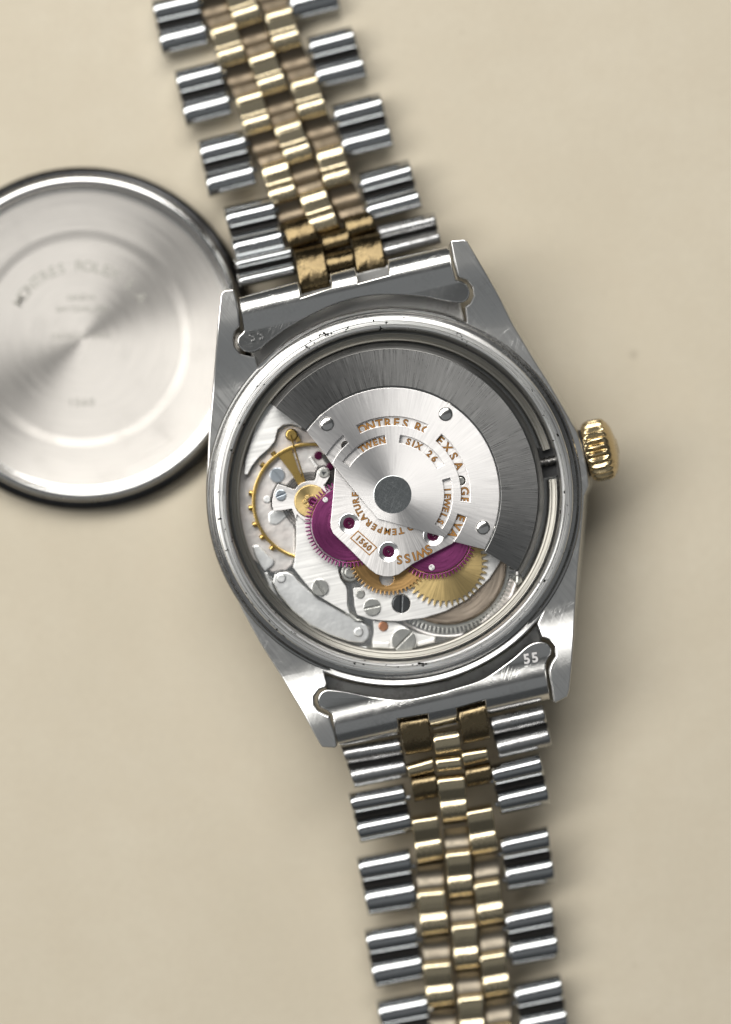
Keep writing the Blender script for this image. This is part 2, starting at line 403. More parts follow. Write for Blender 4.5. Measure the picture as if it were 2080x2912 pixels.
add('casing_ring', lathe_mesh(prof, cc.xy, 200, 16.9, 366.0), 'inner', case, cc, 25)
# bezel and crystal below
prof = [(0, 0.0), (.9, .02), (1.15, .06), (1.2, .22), (1.27, .27), (1.62, .43), (1.70, .46), (1.70, .60), (0, .60)]
add('bezel', lathe_mesh(prof, cc.xy, 120), 'steel', case, cc)

# --- winding stem in its slot
def cyl(p0, p1, r, n=20, rad=None):
    d = p1-p0; q = d.to_track_quat('Z', 'Y').to_matrix().to_4x4()
    prof = rad or [(0, 0), (r, 0), (r, d.length), (0, d.length)]
    m = lathe_mesh(prof, (0, 0), n); m.transform(Matrix.Translation(p0) @ q); return m
rt3 = Vector((rt.x, rt.y, 0))
cw = P(cr(850, 845), .66); cw.z = .66
add('stem_slot_shade', plate_mesh(px([(1530, 1274), (1592, 1266), (1604, 1350), (1540, 1360)], .80), [], .62, .80, .004), 'black', watch)  # black block, the shade inside the slot put into its colour
stem = [(0, 0)]
for i in range(6): stem += [(.035, i*.05), (.047, i*.05+.02), (.035, i*.05+.045)]
stem += [(.035, .3), (0, .3)]
add('winding_stem', cyl(P((1500, 1326), .84), P((1500, 1326), .84)+rt3*.7, 0, 16, stem), 'dark_steel', watch, None, 50)

# --- crown
n = 26
bm = bmesh.new(); rings = []
NA = n*10
cprof = [(.0, .0, 0), (.225, .0, 0), (.255, .01, 0), (.272, .03, .25), (.285, .055, .8), (.290, .09, 1), (.290, .15, 1), (.286, .19, .8), (.274, .215, .25), (.255, .232, 0), (.235, .250, 0), (.18, .275, 0), (.10, .292, 0), (0, .298, 0)]
for i in range(NA):
    a = 2*math.pi*i/NA
    u = (i % 10)/10.0; gsh = max(0, 1-abs(u-.5)/.36)**.7
    rings.append([bm.verts.new(((r-.030*f*gsh)*math.cos(a), (r-.030*f*gsh)*math.sin(a), zz)) for r, zz, f in cprof])
for i in range(NA):
    A, B = rings[i], rings[(i+1) % NA]
    for j in range(len(cprof)-1): bm.faces.new((A[j], B[j], B[j+1], A[j+1]))
bmesh.ops.remove_doubles(bm, verts=bm.verts, dist=1e-6); bmesh.ops.recalc_face_normals(bm, faces=bm.faces)
me = bpy.data.meshes.new('mesh'); bm.to_mesh(me); bm.free()
tilt = Vector((rt.x, rt.y, .13)).normalized()
qc = tilt.to_track_quat('Z', 'Y').to_matrix().to_4x4()
cb = P(cr(846, 849), .64)
me.transform(Matrix.Translation(cb) @ qc)
crown = add('crown', me, 'crown_gold', watch, cb, 40)
# the little raised emblem on the crown's end: five points on a base
em = []
for k in range(5):
    a = RAD(90+(k-2)*26); p = Vector((math.cos(a)*.13, math.sin(a)*.13-.06, 0)); q = Vector((math.cos(a)*.03, -.075, 0))
    em.append(cyl(q+Vector((0, 0, .274)), p+Vector((0, 0, .270)), .012, 8))
    s = lathe_mesh([(0, -.018), (.015, -.01), (.02, 0), (.015, .01), (0, .018)], (0, 0), 10); s.transform(Matrix.Translation(p+Vector((0, 0, .268)))); em.append(s)
em.append(cyl(Vector((-.07, -.08, .284)), Vector((.07, -.08, .284)), .016, 8))
me = join(em); me.transform(Matrix.Translation(cb) @ qc); add('emblem', me, 'crown_gold', crown)
add('crown_tube', cyl(cb-rt3*.16, cb+rt3*.03, 0, 40, [(0, 0), (.225, 0), (.225, .185), (0, .185)]), 'black', crown)

# --- movement
def spline(pts, n=5):
    q = [pts[0]]+list(pts)+[pts[-1]]; out = []
    for i in range(1, len(q)-2):
        p0, p1, p2, p3 = (Vector(q[i+k]) for k in (-1, 0, 1, 2))
        for k in range(n):
            t = k/n; out.append(tuple(.5*((2*p1)+(p2-p0)*t+(2*p0-5*p1+4*p2-p3)*t*t+(3*p1-p0-3*p2+p3)*t**3)))
    return out+[tuple(pts[-1])]
main = add('main_plate', lathe_mesh([(0, .46), (1.435, .46), (1.435, .57), (0, .57)], P(CM, .57).xy, 120), 'dark_steel', watch, P(CM, .57))  # coloured dark so the gaps between plates look shaded
def part(name, pts, za, zb, mat, holes=(), bevel=.004, parent=None, origin=None, rnd=0):
    if rnd: pts = rounded(pts, rnd)
    me = plate_mesh(px(pts, zb), [px(h, zb) for h in holes], za, zb, bevel)
    o = P(origin, zb) if origin else None
    return add(name, me, mat, parent or watch, o, 12)
def stud(name, c, r, za, zb, mat, parent, bev=.008): return add(name, disc_mesh(c, r, za, zb, bev), mat, parent, P(c, zb))
def ringed_stud(c, r, zb, parent):
    o = stud('pin', c, r, zb-.04, zb, 'bar', parent, .012)
    p = P(c, zb).xy; R = RR(r, zb)
    add('pin_recess', lathe_mesh([(R+.002, zb-.03), (R+.012, zb-.012), (R+.016, zb-.03)], p, 32), 'dark_steel', parent, P(c, zb))
    return o
def screw(c, r, za, zb, slot, wpx, mat, parent): return add('screw', screw_mesh(c, r, za, zb, slot, wpx), mat, parent, P(c, zb), 12)

# upper-left plate beside the balance
ul = [z5(300, -60), z5(700, 100), z5(640, 190)]+[z5(*p) for p in ((600, 160), (540, 148), (470, 158), (422, 195), (408, 250), (396, 305), (340, 375), (250, 452), (185, 535), (142, 616), (112, 610), (128, 470), (190, 260))]
upl = part('balance_plate', ul, .60, .775, 'plate', origin=CM, bevel=.004)
# plate floor pieces under the balance
def grow(pts, d):
    q = [Vector(p) for p in pts]; m = len(q)
    ar = sum(q[k].x*q[(k+1) % m].y-q[(k+1) % m].x*q[k].y for k in range(m)); sg = 1 if ar > 0 else -1
    out = []
    for k in range(m):
        e = (q[(k+1) % m]-q[k-1]).normalized(); out.append(tuple(q[k]+Vector((e.y, -e.x))*d*sg))
    return out
ck = [z5(592, 1045), z5(578, 990), z5(556, 930), z5(470, 945), z5(390, 952), z5(374, 910), z5(372, 850), z5(390, 770), z5(425, 702), z5(500, 728), z5(582, 755), z5(610, 720), z5(650, 690), z5(700, 676), z5(765, 672), z5(778, 640), z5(786, 590), z5(815, 556), z5(850, 544), z5(885, 556), z5(905, 595), z5(898, 640), z5(870, 690), z5(845, 715), z5(920, 770), z5(960, 900), z5(900, 1000), z5(760, 1065), z5(660, 1040), z5(600, 985)]
fl = [z5(650, 205), z5(600, 178), z5(540, 166), z5(480, 176), z5(440, 208), z5(427, 255), z5(412, 312), z5(355, 390), z5(265, 466), z5(203, 545), z5(160, 625), z5(140, 640)]
fl += arc(CM, 436, 167, 205, 14)
fl += [z7(290, 500), z7(375, 540), z7(440, 522), z7(505, 516), z7(545, 480), z7(560, 430), z7(568, 300), z7(572, 150), z7(566, 110), z5(600, 1085), z5(760, 1090), z5(960, 1040), z5(1010, 900), z5(1000, 300)]
flo = part('balance_floor', fl, .60, .690, 'mainplate', [grow(ck, 4.5)], origin=CM, bevel=.004)
part('balance_seat', [z5(330, 980), z5(345, 1080), z5(420, 1085), z5(560, 960), z5(520, 940), z5(380, 940)], .60, .70, 'bar', bevel=.012, rnd=10)
part('plate_tongue', [z7(185, 300), z7(240, 290), z7(330, 380), z7(395, 440), z7(380, 480), z7(300, 545), z7(270, 500), z7(215, 400)], .60, .725, 'bar', bevel=.012, rnd=6)
part('spring_cover', [z5(360, 1240), z5(480, 1150), z5(580, 1100), z5(585, 1400), z5(500, 1440), z5(430, 1330)], .60, .672, 'mainplate', bevel=.012, rnd=10)
screw(z5(418, 620), 21.5, .64, .712, -47, 4, 'blue_screw', watch)
ringed_stud(z5(325, 845), 12, .70, flo)
ringed_stud(z5(575, 455), 12, .70, flo)
# click of the hidden wheel: narrow bar and dark shapes near the rotor's edge
part('index_bar', [z5(705, 455), z5(735, 445), z5(800, 540), z5(775, 555)], .70, .735, 'plate', bevel=.008)
part('escape_cover', [z5(800, 420), z5(960, 440), z5(950, 720), z5(870, 700), z5(900, 560)], .64, .70, 'dark_steel', bevel=.008)
stud('escape_jewel', z5(905, 540), 11, .68, .73, 'ruby', watch)
stud('escape_jewel', z5(800, 440), 13, .66, .70, 'ruby', watch)
add('hair_spring', join([lathe_mesh([(r-.004, .695), (r+.004, .695), (r+.004, .735), (r-.004, .735), (r-.004, .695)], P(z5(730, 862), .72).xy, 64) for r in (.22, .245, .27)]), 'dark_steel', watch)

# balance wheel
BC = z5(730, 865); ZB = .765
bal = part('balance_wheel', circ(BC, 168, 96), .725, ZB, 'balance', [circ(BC, 158.5, 96)], .008, origin=BC)
for k, a in enumerate((118, 298)):
    d = RAD(a); ca, sa = math.cos(d), -math.sin(d); pa, pb = -sa, ca
    q = [(BC[0]+ca*30+pa*9, BC[1]+sa*30+pb*9), (BC[0]+ca*100+pa*12, BC[1]+sa*100+pb*12), (BC[0]+ca*161+pa*22, BC[1]+sa*161+pb*22), (BC[0]+ca*161-pa*22, BC[1]+sa*161-pb*22), (BC[0]+ca*100-pa*12, BC[1]+sa*100-pb*12), (BC[0]+ca*30-pa*9, BC[1]+sa*30-pb*9)]
    part('balance_arm', q, .732, .752, 'balance', parent=bal)
for a in (143, 172, 186, 202, 216, 230, 128):
    d = RAD(a); ca, sa = math.cos(d), math.sin(d)
    p0 = P((BC[0]+160*ca, BC[1]-160*sa), .735); p1 = P((BC[0]+180*ca, BC[1]-180*sa), .735)
    add('timing_screw', cyl(p0, p1, 0, 12, [(0, 0), (.022, 0), (.018, .026), (.027, .028), (.027, .056), (.022, .061), (0, .061)]), 'balance', bal)
# gold stud with the thin pointer
ho = z5(550, 248)
sl = stud('stud_holder', ho, 18, .66, .80, 'balance', watch, .014)
part('holder_tab', [z5(580, 270), z5(615, 262), z5(640, 300), z5(600, 320)], .70, .782, 'balance', parent=sl)
pa = P(z5(540, 250), .815); pb = P(z5(676, 690), .80)
add('pointer', cyl(pa, pb, .0075, 10), 'balance', sl)

# balance bridge (large brushed plate) with its cock
br = [z7(590, 40), z7(596, 160), z7(592, 300), z7(580, 440), z7(566, 500), z7(700, 668), z7(765, 740), z7(860, 800), z7(1000, 882), z7(1092, 935), z7(1066, 850), z7(1064, 710), z7(1050, 668), z7(1006, 610), z7(985, 540), z7(978, 470), z7(1050, 440), z7(1000, 200), z7(900, -100), z7(700, -200), z7(640, -60)]
brd = part('balance_bridge', br, .62, .795, 'plate', origin=CM, bevel=.004)
cock = part('balance_cock', ck, .775, .822, 'bridge', origin=BC, bevel=.004)
stud('regulator_disc', z5(730, 862), 48, .80, .834, 'brass', cock, .01)
for k in range(6):
    a = RAD(60*k); stud('regulator_lobe', (z5(720, 865)[0]+14*math.cos(a), z5(720, 865)[1]+14*math.sin(a)), 7, .82, .846, 'brass', cock, .006)
stud('jewel', z5(742, 856), 13, .82, .853, 'ruby', cock, .014)
screw(z5(452, 805), 15.5, .79, .842, 22, 4, 'blue_screw', cock)
stud('ear_screw', z5(850, 600), 15, .80, .836, 'screw', cock)
part('index_mark', [z5(825, 585), z5(875, 590), z5(845, 625)], .83, .8385, 'dark_screw', parent=cock, bevel=.001)
screw(z7(815, 685), 24, .72, .828, -58, 5, 'screw', brd)
# long pressed bar on the lower left
bar = [z7(395, 565), z7(440, 545), z7(500, 540), z7(555, 560), z7(610, 620), z7(700, 700), z7(800, 790), z7(950, 875), z7(1100, 960), z7(1200, 1010)]
bar += arc(z7(1180, 1105), 29, 60, -80, 14)
bar += [z7(1080, 1185), z7(900, 1125), z7(720, 1035), z7(560, 905), z7(430, 745), z7(375, 640)]
bro = part('pressed_bar', bar, .62, .742, 'bar', origin=CM, bevel=.012)
ringed_stud(z7(455, 600), 14, .755, bro); ringed_stud(z7(1170, 1098), 14, .755, bro)
part('plate_rim', [z7(290, 540), z7(330, 545), z7(420, 760), z7(560, 925), z7(720, 1055), z7(900, 1145), z7(1080, 1205), z7(1250, 1235), z7(1240, 1260), z7(1050, 1235), z7(860, 1160), z7(680, 1060), z7(510, 920), z7(370, 740)], .60, .70, 'bar', origin=CM, bevel=.01)

# automatic train: lower bridge, gears, barrel
tb = [z8(145, 895), z8(160, 880), z8(220, 878), z8(300, 800), z8(300, 500), z8(700, 200), z8(1300, 200), z8(1540, 420), z8(1505, 640), z8(1400, 800), z8(1200, 990), z8(1000, 1098), z8(800, 1160), z8(560, 1190), z8(420, 1186), z8(300, 1170), z8(185, 1132), z8(160, 1050)]
trb = part('train_bridge', tb, .68, .790, 'plate', [circ(z8(590, 1030), 27, 36)], origin=CM, bevel=.004)
stud('pin', z8(212, 940), 13.5, .76, .802, 'screw', trb)
screw(z8(322, 1060), 24.6, .75, .812, 12, 4.5, 'screw', trb)
screw(z8(590, 1030), 25, .70, .785, 88, 5, 'dark_screw', trb)
part('side_spring', [z8(20, 800), z8(75, 850), z8(80, 1000), z8(100, 1090), z8(180, 1160), z8(260, 1190), z8(170, 1200), z8(80, 1120), z8(45, 1000), z8(40, 880), z8(-30, 790), z8(-40, 720), z8(0, 700)], .66, .772, 'screw', bevel=.02)
for rr_, zz in ((30, .76), (20, .775)): stud('spring_post', z8(120, 740), rr_, .68, zz, 'screw', watch, .02)
bc = (1272, 1608)
brl = stud('barrel', bc, 170, .58, .752, 'barrel', watch, .03)
part('barrel_teeth', gear_pts(bc, 178, 195, 96, .42, .3), .66, .705, 'screw', parent=brl, origin=bc, bevel=.004)
add('barrel_rim', lathe_mesh([(RR(199, .70), .60), (RR(199, .70), .705), (RR(202, .70), .710), (RR(205, .70), .70), (RR(205, .70), .60)], P(bc, .70).xy, 120), 'bridge', brl, P(bc, .70))
gb = (1264, 1601)
brg = part('brass_gear', gear_pts(gb, 109, 125, 44, .46, .22, 3), .806, .824, 'brass', origin=gb, bevel=.003)
go = (1108, 1572)
part('bronze_gear', gear_pts(go, 110, 121, 60, .5, .4), .833, .850, 'bronze', [circ(z8(455, 795), 21, 24)], origin=go, bevel=.003)
for c, pin, pr in ((z5(1082, 1068), z5(863, 848), 8), (z8(885, 398), z8(873, 695), 9)):
    rv = part('reversing_wheel', gear_pts(c, 113, 125.5, 70, .5, .5), .866, .880, 'purple', [circ(c, 110, 80)], origin=c, bevel=.003)
    part('wheel_disc', circ(c, 106.5, 80), .864, .8875, 'purple', parent=rv, origin=c, bevel=.004)
    stud('pin', pin, pr, .87, .895, 'bridge', rv, .004)
    stud('wheel_axle', c, 20, .60, .87, 'screw', rv)
# bottom: click plate, screw, copper rivet
cp = part('click_plate', [z8(335, 1185), z8(420, 1190), z8(540, 1200), z8(620, 1240), z8(720, 1300), z8(905, 1335), z8(905, 1382), z8(735, 1412), z8(725, 1440), z8(500, 1445), z8(330, 1440), z8(322, 1380), z8(340, 1300)], .62, .735, 'plate', origin=CM, bevel=.004)
part('click_step', [z8(326, 1384), z8(480, 1388), z8(480, 1440), z8(326, 1436)], .70, .748, 'plate', parent=cp, origin=CM, bevel=.008)
part('click_step', [z8(735, 1390), z8(900, 1345), z8(903, 1385), z8(740, 1425)], .70, .745, 'plate', parent=cp, origin=CM, bevel=.008)
stud('rivet', z8(425, 1238), 14, .72, .752, 'copper', cp)
screw(z8(612, 1368), 35, .68, .80, 45, 5, 'screw', cp)
part('keyless_cover', [z4(855, 545), z4(885, 540), z4(900, 590), z4(870, 620), z4(850, 600)], .62, .80, 'screw', bevel=.02)
part('setting_lever_screw', [z4(820, 560), z4(860, 610), z4(860, 680), z4(700, 850), z4(560, 930), z4(640, 840), z4(760, 700)], .60, .68, 'mainplate', bevel=.01)

# automatic bridge with gilt engraving
ab = [z5(952, 560), z5(935, 800), z5(920, 960), z5(910, 1060), z5(914, 1110), z5(935, 1160), z5(1080, 1300), z5(1270, 1490), z5(1330, 1535), z5(1400, 1558), z5(1470, 1560), z5(1540, 1540), z8(700, 660), z8(900, 558), z8(1060, 476), z8(1085, 455)]
ab += arc(CM, 236, -30, 148, 50)
ZA = .944
jw = [z5(1082, 1066), z5(1447, 1328), z8(885, 396)]
abr = part('automatic_bridge', ab, .893, ZA, 'bridge', [circ(j, 28.5, 40) for j in jw]+[circ(z6(1140, 672), 14, 24), circ(z5(1058, 352), 15, 24)], .005, origin=CM)
for j in jw:
    p = P(j, ZA).xy; R = RR(29, ZA)
    st = add('jewel_setting', lathe_mesh([(R, ZA-.035), (R, ZA-.002), (R-.006, ZA), (R*.60, ZA-.012), (R*.56, ZA-.018), (R*.56, ZA-.04)], p, 40), 'setting', abr, (*p, ZA))
    add('jewel', lathe_mesh([(R*.555, ZA-.045), (R*.555, ZA-.018), (R*.50, ZA-.012), (R*.34, ZA-.014), (R*.30, ZA-.024), (R*.20, ZA-.026), (0, ZA-.028)], p, 36), 'ruby', st, (*p, ZA))
    add('pivot', lathe_mesh([(R*.11, ZA-.035), (R*.11, ZA-.018), (R*.06, ZA-.012), (0, ZA-.012)], p, 16), 'lid_ring', st, (*p, ZA))
stud('pin', z6(1140, 672), 11, .90, .934, 'screw', abr)
def engrave(items, r, cap): letters_arc(items, CM, r, cap, ZA+.0005, ('gilt', 'gilt_edge'), abr)
engrave(list(zip('MONTRES', (122.5, 114.8, 107.6, 100.6, 94, 87, 79.8)))+list(zip('ROLEX', (69.4, 62.2, 55.4, 48.8, 40.6)))+list(zip('SA', (32.2, 23.6)))+list(zip('GENEVA', (2.8, -4.4, -11.6, -19, -26, -33))), 205, 23)
engrave(list(zip('TWENTY', (124, 116.6, 108.6, 101, 93.5, 86.5)))+list(zip('SIX', (73.3, 67.7, 61.6)))+list(zip('26', (47.8, 40.4)))+list(zip('JEWELS', (5, -1.4, -8.6, -15.8, -22.6, -29.4))), 156.5, 17.5)
engrave(list(zip('TO', (-51, -61)))+list(zip('TEMPERATURE', (-77, -87, -98, -109.5, -119.5, -130, -141, -151, -160, -170, -180))), 106.5, 17)
engrave(list(zip('SWISS', (-56.6, -64, -71, -77, -84))), 187, 24)
bx = [z5(1165, 1130), z5(1345, 1290), z5(1270, 1365), z5(1090, 1205)]
bcx = (sum(p[0] for p in bx)/4, sum(p[1] for p in bx)/4)
def inset(pts, d):
    out = []
    for i in range(4):
        p = Vector(pts[i]); a = (Vector(pts[i-1])-p).normalized(); b = (Vector(pts[(i+1) % 4])-p).normalized()
        out.append(tuple(p+(a+b)*d))
    return out
part('engraved_frame', bx, ZA-.002, ZA+.003, 'gilt', [inset(bx, 3.2)], .0008, parent=abr, origin=CM)
letters_line('1560', bcx, -41.6, 15.5, ZA+.0005, ('gilt', 'gilt_edge'), abr, 'engraved_digit')

# rotor: pierced plate, tungsten weight, rivets, hub
ZR = .986
rp = arc(CM, 304, 143.6, -31, 70)
rp += [z6(1080, 1237)]+arc(CM, 219, -37, -17, 8)+arc(CM, 193.5, -16.5, -39.3, 9)
rp += [z6(985, 1194), z6(372, 1026), z5(935, 522), z5(930, 514)]+arc(CM, 193.5, 149.5, 130.5, 7)+arc(CM, 219.5, 129.6, 149.6, 8)
def window(ra, rb, a0, a1): return arc(CM, rb, a0, a1)+arc(CM, ra, a1, a0)
wins = [window(197, 222, 117.6, 62.8), window(195.5, 221, 51, -5.5), window(146, 169.5, 147, 97.2), window(147, 170, 82.7, 30), window(147.5, 171, 16.2, -34.8)]
rotor = part('rotor', rp, .956, ZR, 'rotor', wins, .004, origin=CM)
pc = P(CM, ZR)
ro, ri, r0 = RR(432, ZR), RR(413.5, ZR), RR(308.5, ZR)
add('weight', lathe_mesh([(r0, .92), (r0, ZR+.012), (r0+.004, ZR+.013), (ri-.003, ZR+.004), (ri, ZR+.001), (ri, .90)], pc.xy, 150, -31.6, 143.4), 'weight', rotor, pc, 12)
add('weight_rim', lathe_mesh([(ri+.001, .90), (ri+.001, ZR-.001), (ri+.006, ZR-.003), (ro-.012, ZR-.045), (ro, ZR-.060), (ro, .90)], pc.xy, 150, -31.8, 143.2), 'weight_edge', rotor, pc)
rs = RR(304.4, ZR)
add('seat_edge', lathe_mesh([(rs, ZR-.03), (rs, ZR+.002), (rs+.004, ZR+.006), (rs+.010, ZR+.006), (rs+.012, ZR-.03)], pc.xy, 120, -31, 143.6), 'lid_ring', rotor, pc)
for a in (133, 56.6, -20.1):
    c = (CM[0]+274*math.cos(RAD(a)), CM[1]-274*math.sin(RAD(a)))
    p = P(c, ZR).xy; R = RR(20.5, ZR)
    add('rivet', lathe_mesh([(R, ZR-.02), (R, ZR+.002), (R*.96, ZR+.007), (R*.8, ZR+.013), (R*.5, ZR+.019), (R*.2, ZR+.0215), (0, ZR+.022)], p, 36), 'lid_ring', rotor, (*p, ZR))
add('rotor_hub', lathe_mesh([(RR(54, ZR), ZR-.02), (RR(54, ZR), ZR+.003), (RR(53, ZR), ZR+.005), (RR(52, ZR), ZR+.005), (0, ZR+.005)], pc.xy, 64), 'hub', rotor, pc)

# --- end links (rolled sheet, with ears and two slots for the gold links)
def end_link(pts, sgn, z, v0, mat='steel'):
    me = plate_mesh(px(pts, z), [], z-.05, z, .014, 2)
    bm = bmesh.new(); bm.from_mesh(me)
    d3 = Vector((up.x*sgn, up.y*sgn, 0))
    for k in range(12):
        bmesh.ops.bisect_plane(bm, geom=bm.verts[:]+bm.edges[:]+bm.faces[:], dist=1e-5, plane_co=Vector((c0.x, c0.y, 0))+d3*(v0+k*.02), plane_no=d3)
    for k in range(9):
        bmesh.ops.bisect_plane(bm, geom=bm.verts[:]+bm.edges[:]+bm.faces[:], dist=1e-5, plane_co=Vector((c0.x, c0.y, 0))+d3*(v0-.02-k*.02), plane_no=d3)
    R = .235
    for v in bm.verts:
        q = Vector((v.co.x-c0.x, v.co.y-c0.y)); wv = q.dot(up)*sgn-v0
        e = max(0, min(1, (wv+.19)/.19)); v.co.z += .030*e*e*(3-2*e)-.012
        if wv > 0:
            ww = min(wv, R*.985); v.co.z -= R-math.sqrt(R*R-ww*ww)
    bm.to_mesh(me); bm.free()
    return add('end_link', me, mat, watch, P(pts[0], z), 16)
ear = [b2(1425, 725), b2(1462, 735), b2(1492, 760), b2(1502, 800), b2(1485, 838), b2(1440, 852)]
tl1 = [b2(228, 822), b2(555, 733), b2(574, 822), b2(740, 768), b2(733, 688), b2(868, 650), b2(890, 742), b2(1056, 698), b2(1050, 610), b2(1376, 538), b2(1392, 560), b2(1405, 650)]
tl2 = ear+[b2(1350, 838), b2(1250, 818), b2(1100, 808), b2(950, 815), b2(800, 848), b2(650, 908), b2(500, 990), b2(400, 1062), b2(345, 1108), b2(300, 1124), b2(255, 1116), b2(224, 1080), b2(226, 1040), b2(255, 1005), b2(250, 950)]
tl = tl1+spline(tl2)
def vpos(p, z=.9): q = P(p, z); return (Vector((q.x, q.y))-Vector((c0.x, c0.y))).dot(up)
elt = end_link(tl, 1, .892, vpos(b2(240, 912)))
br1 = [b5(135, 465), b5(95, 445), b5(84, 412), b5(92, 380), b5(115, 357), b5(150, 350), b5(250, 362), b5(400, 392), b5(550, 405), b5(700, 380), b5(850, 340), b5(1000, 288), b5(1150, 185), b5(1235, 112), b5(1290, 88), b5(1335, 90), b5(1365, 115), b5(1372, 150), b5(1350, 185), b5(1340, 225), b5(1348, 290)]
br_ = spline(br1)+[b5(1368, 410),
       b5(1035, 492), b5(1015, 480), b5(1006, 410), b5(850, 455), b5(862, 548), b5(726, 580), b5(700, 555), b5(690, 487), b5(525, 515), b5(537, 605), b5(200, 668), b5(180, 600), b5(165, 490)]
elb = end_link(br_, -1, .892, -vpos(b5(690, 430)))
letters_line('55', z1(393, 262), 193, 27, .893, ('steel', 'steel'), elt, 'stamped_digit', offs=(.002, .004), exts=(.009, .004))
letters_line('55', b5(1258, 178), 10, 26, .893, ('stamp', 'stamp'), elb, 'stamped_digit', offs=(.002, .004), exts=(.009, .004))
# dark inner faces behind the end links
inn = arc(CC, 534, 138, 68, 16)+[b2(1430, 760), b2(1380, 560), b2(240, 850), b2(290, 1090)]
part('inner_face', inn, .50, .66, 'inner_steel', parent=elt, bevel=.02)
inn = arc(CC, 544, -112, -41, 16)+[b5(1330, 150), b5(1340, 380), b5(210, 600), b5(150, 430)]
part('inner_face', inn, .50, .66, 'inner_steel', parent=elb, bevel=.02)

# --- bracelet links
def interp(tab, v):
    for (a, za), (b, zb) in zip(tab, tab[1:]):
        if v <= b: return za+(zb-za)*(v-a)/(b-a)
    return tab[-1][1]
def sprof(h):
    """two rolls side by side, each an arc that meets the groove at a steep slope"""
    A = RAD(58); Rr = 1/math.sin(A); sag = Rr*(1-math.cos(A))
    def f(v):
        if .430 < v < .540: return -.45*h
        t = v/.430 if v < .5 else (v-.540)/.460
        x = abs(2*min(1, max(0, t))-1)
        e = (math.sqrt(Rr*Rr-x*x)-Rr*math.cos(A))/sag
        return h*(.22+.78*e)
    return f
def gprof(h):
    tab = [(0, 0), (.02, .5), (.05, .78), (.10, .93), (.17, 1.0), (.28, .97), (.42, .82), (.48, .74), (.52, .74), (.56, .86), (.62, .98), (.68, 1.03), (.76, 1.0), (.84, .86), (.92, .58), (.97, .28), (1, 0)]
    return lambda v: h*interp(tab, v)
def tprof(h):
    return lambda v: h*(max(0, 1-abs(2*v-1)**2.4))**(1/2.0)
def link_mesh(TL, TR, BL, BR, zt, zb2, f, h, thick=.085, nv=48, saddle=0.0, groove=False):
    """folded link: TL.. are its corners in pixels, zt / zb2 its crest heights at the two ends"""
    us = [0, .012, .035, .09, .3, .5, .7, .91, .965, .988, 1]
    dr = [.018, .006, .0015, 0, 0, 0, 0, 0, .0015, .006, .018]
    bm = bmesh.new(); top = []; bot = []
    vl = sorted([i/nv for i in range(nv+1)]+[.429, .431, .539, .541]) if f(.5) < 0 else [i/nv for i in range(nv+1)]
    nv = len(vl)-1
    for v in vl:
        zc = zt+(zb2-zt)*v
        a = P((TL[0]+(BL[0]-TL[0])*v, TL[1]+(BL[1]-TL[1])*v), zc); b = P((TR[0]+(BR[0]-TR[0])*v, TR[1]+(BR[1]-TR[1])*v), zc)
        rt_, rb_ = [], []
        for u, d in zip(us, dr):
            p = a.lerp(b, u); e = f(v)
            rt_.append(bm.verts.new((p.x, p.y, zc-h+e-d*max(0, min(1, e/h*2))-saddle*(4*u*(1-u)))))
            rb_.append(bm.verts.new((p.x, p.y, zc-h-thick)))
        top.append(rt_); bot.append(rb_)
    nu = len(us)
    for i in range(nv):
        for j in range(nu-1):
            fa = bm.faces.new((top[i][j], top[i+1][j], top[i+1][j+1], top[i][j+1]))
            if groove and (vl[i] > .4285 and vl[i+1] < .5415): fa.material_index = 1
            bm.faces.new((bot[i][j], bot[i][j+1], bot[i+1][j+1], bot[i+1][j]))
        bm.faces.new((top[i][0], bot[i][0], bot[i+1][0], top[i+1][0]))
        bm.faces.new((top[i][-1], top[i+1][-1], bot[i+1][-1], bot[i][-1]))
    for j in range(nu-1):
        bm.faces.new((top[0][j], top[0][j+1], bot[0][j+1], bot[0][j]))
        bm.faces.new((top[-1][j], bot[-1][j], bot[-1][j+1], top[-1][j+1]))
    bmesh.ops.recalc_face_normals(bm, faces=bm.faces)
    me = bpy.data.meshes.new('mesh'); bm.to_mesh(me); bm.free(); return me
def zs(sy):
    if sy < 1400: return interp([(-400, .25), (60, .27), (400, .33), (740, .60), (900, .72)], sy)
    return interp([(1900, .80), (2060, .78), (2250, .66), (2500, .45), (2912, .31), (3300, .28)], sy)
def mid(*q): return (sum(p[0] for p in q)/len(q), sum(p[1] for p in q)/len(q))
def outer(TL, TR, BL, BR, mat='link_steel', h=.115, pins=0):
    za, zb = zs(mid(TL, TR)[1])+random.uniform(-.012, .012), zs(mid(BL, BR)[1])+random.uniform(-.012, .012)
    TL, TR, BL, BR = [(p[0]+random.uniform(-1.5, 1.5), p[1]+random.uniform(-1.5, 1.5)) for p in (TL, TR, BL, BR)]
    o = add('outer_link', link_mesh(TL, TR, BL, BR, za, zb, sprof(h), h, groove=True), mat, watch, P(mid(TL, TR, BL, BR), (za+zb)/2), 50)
    o.data.materials.append(M['groove_shade'])  # groove faces painted black as shade
    if pins:                                          # pin heads towards the gold links
        A, B = (TR, BR) if pins > 0 else (TL, BL)
        for v in (.28, .76):
            c = (A[0]+(B[0]-A[0])*v, A[1]+(B[1]-A[1])*v); z = za+(zb-za)*v-.07
            p = P(c, z); add('pin', cyl(p-rt3*.03, p+rt3*.03*(1), .026, 10), 'link_steel', o)
    return o
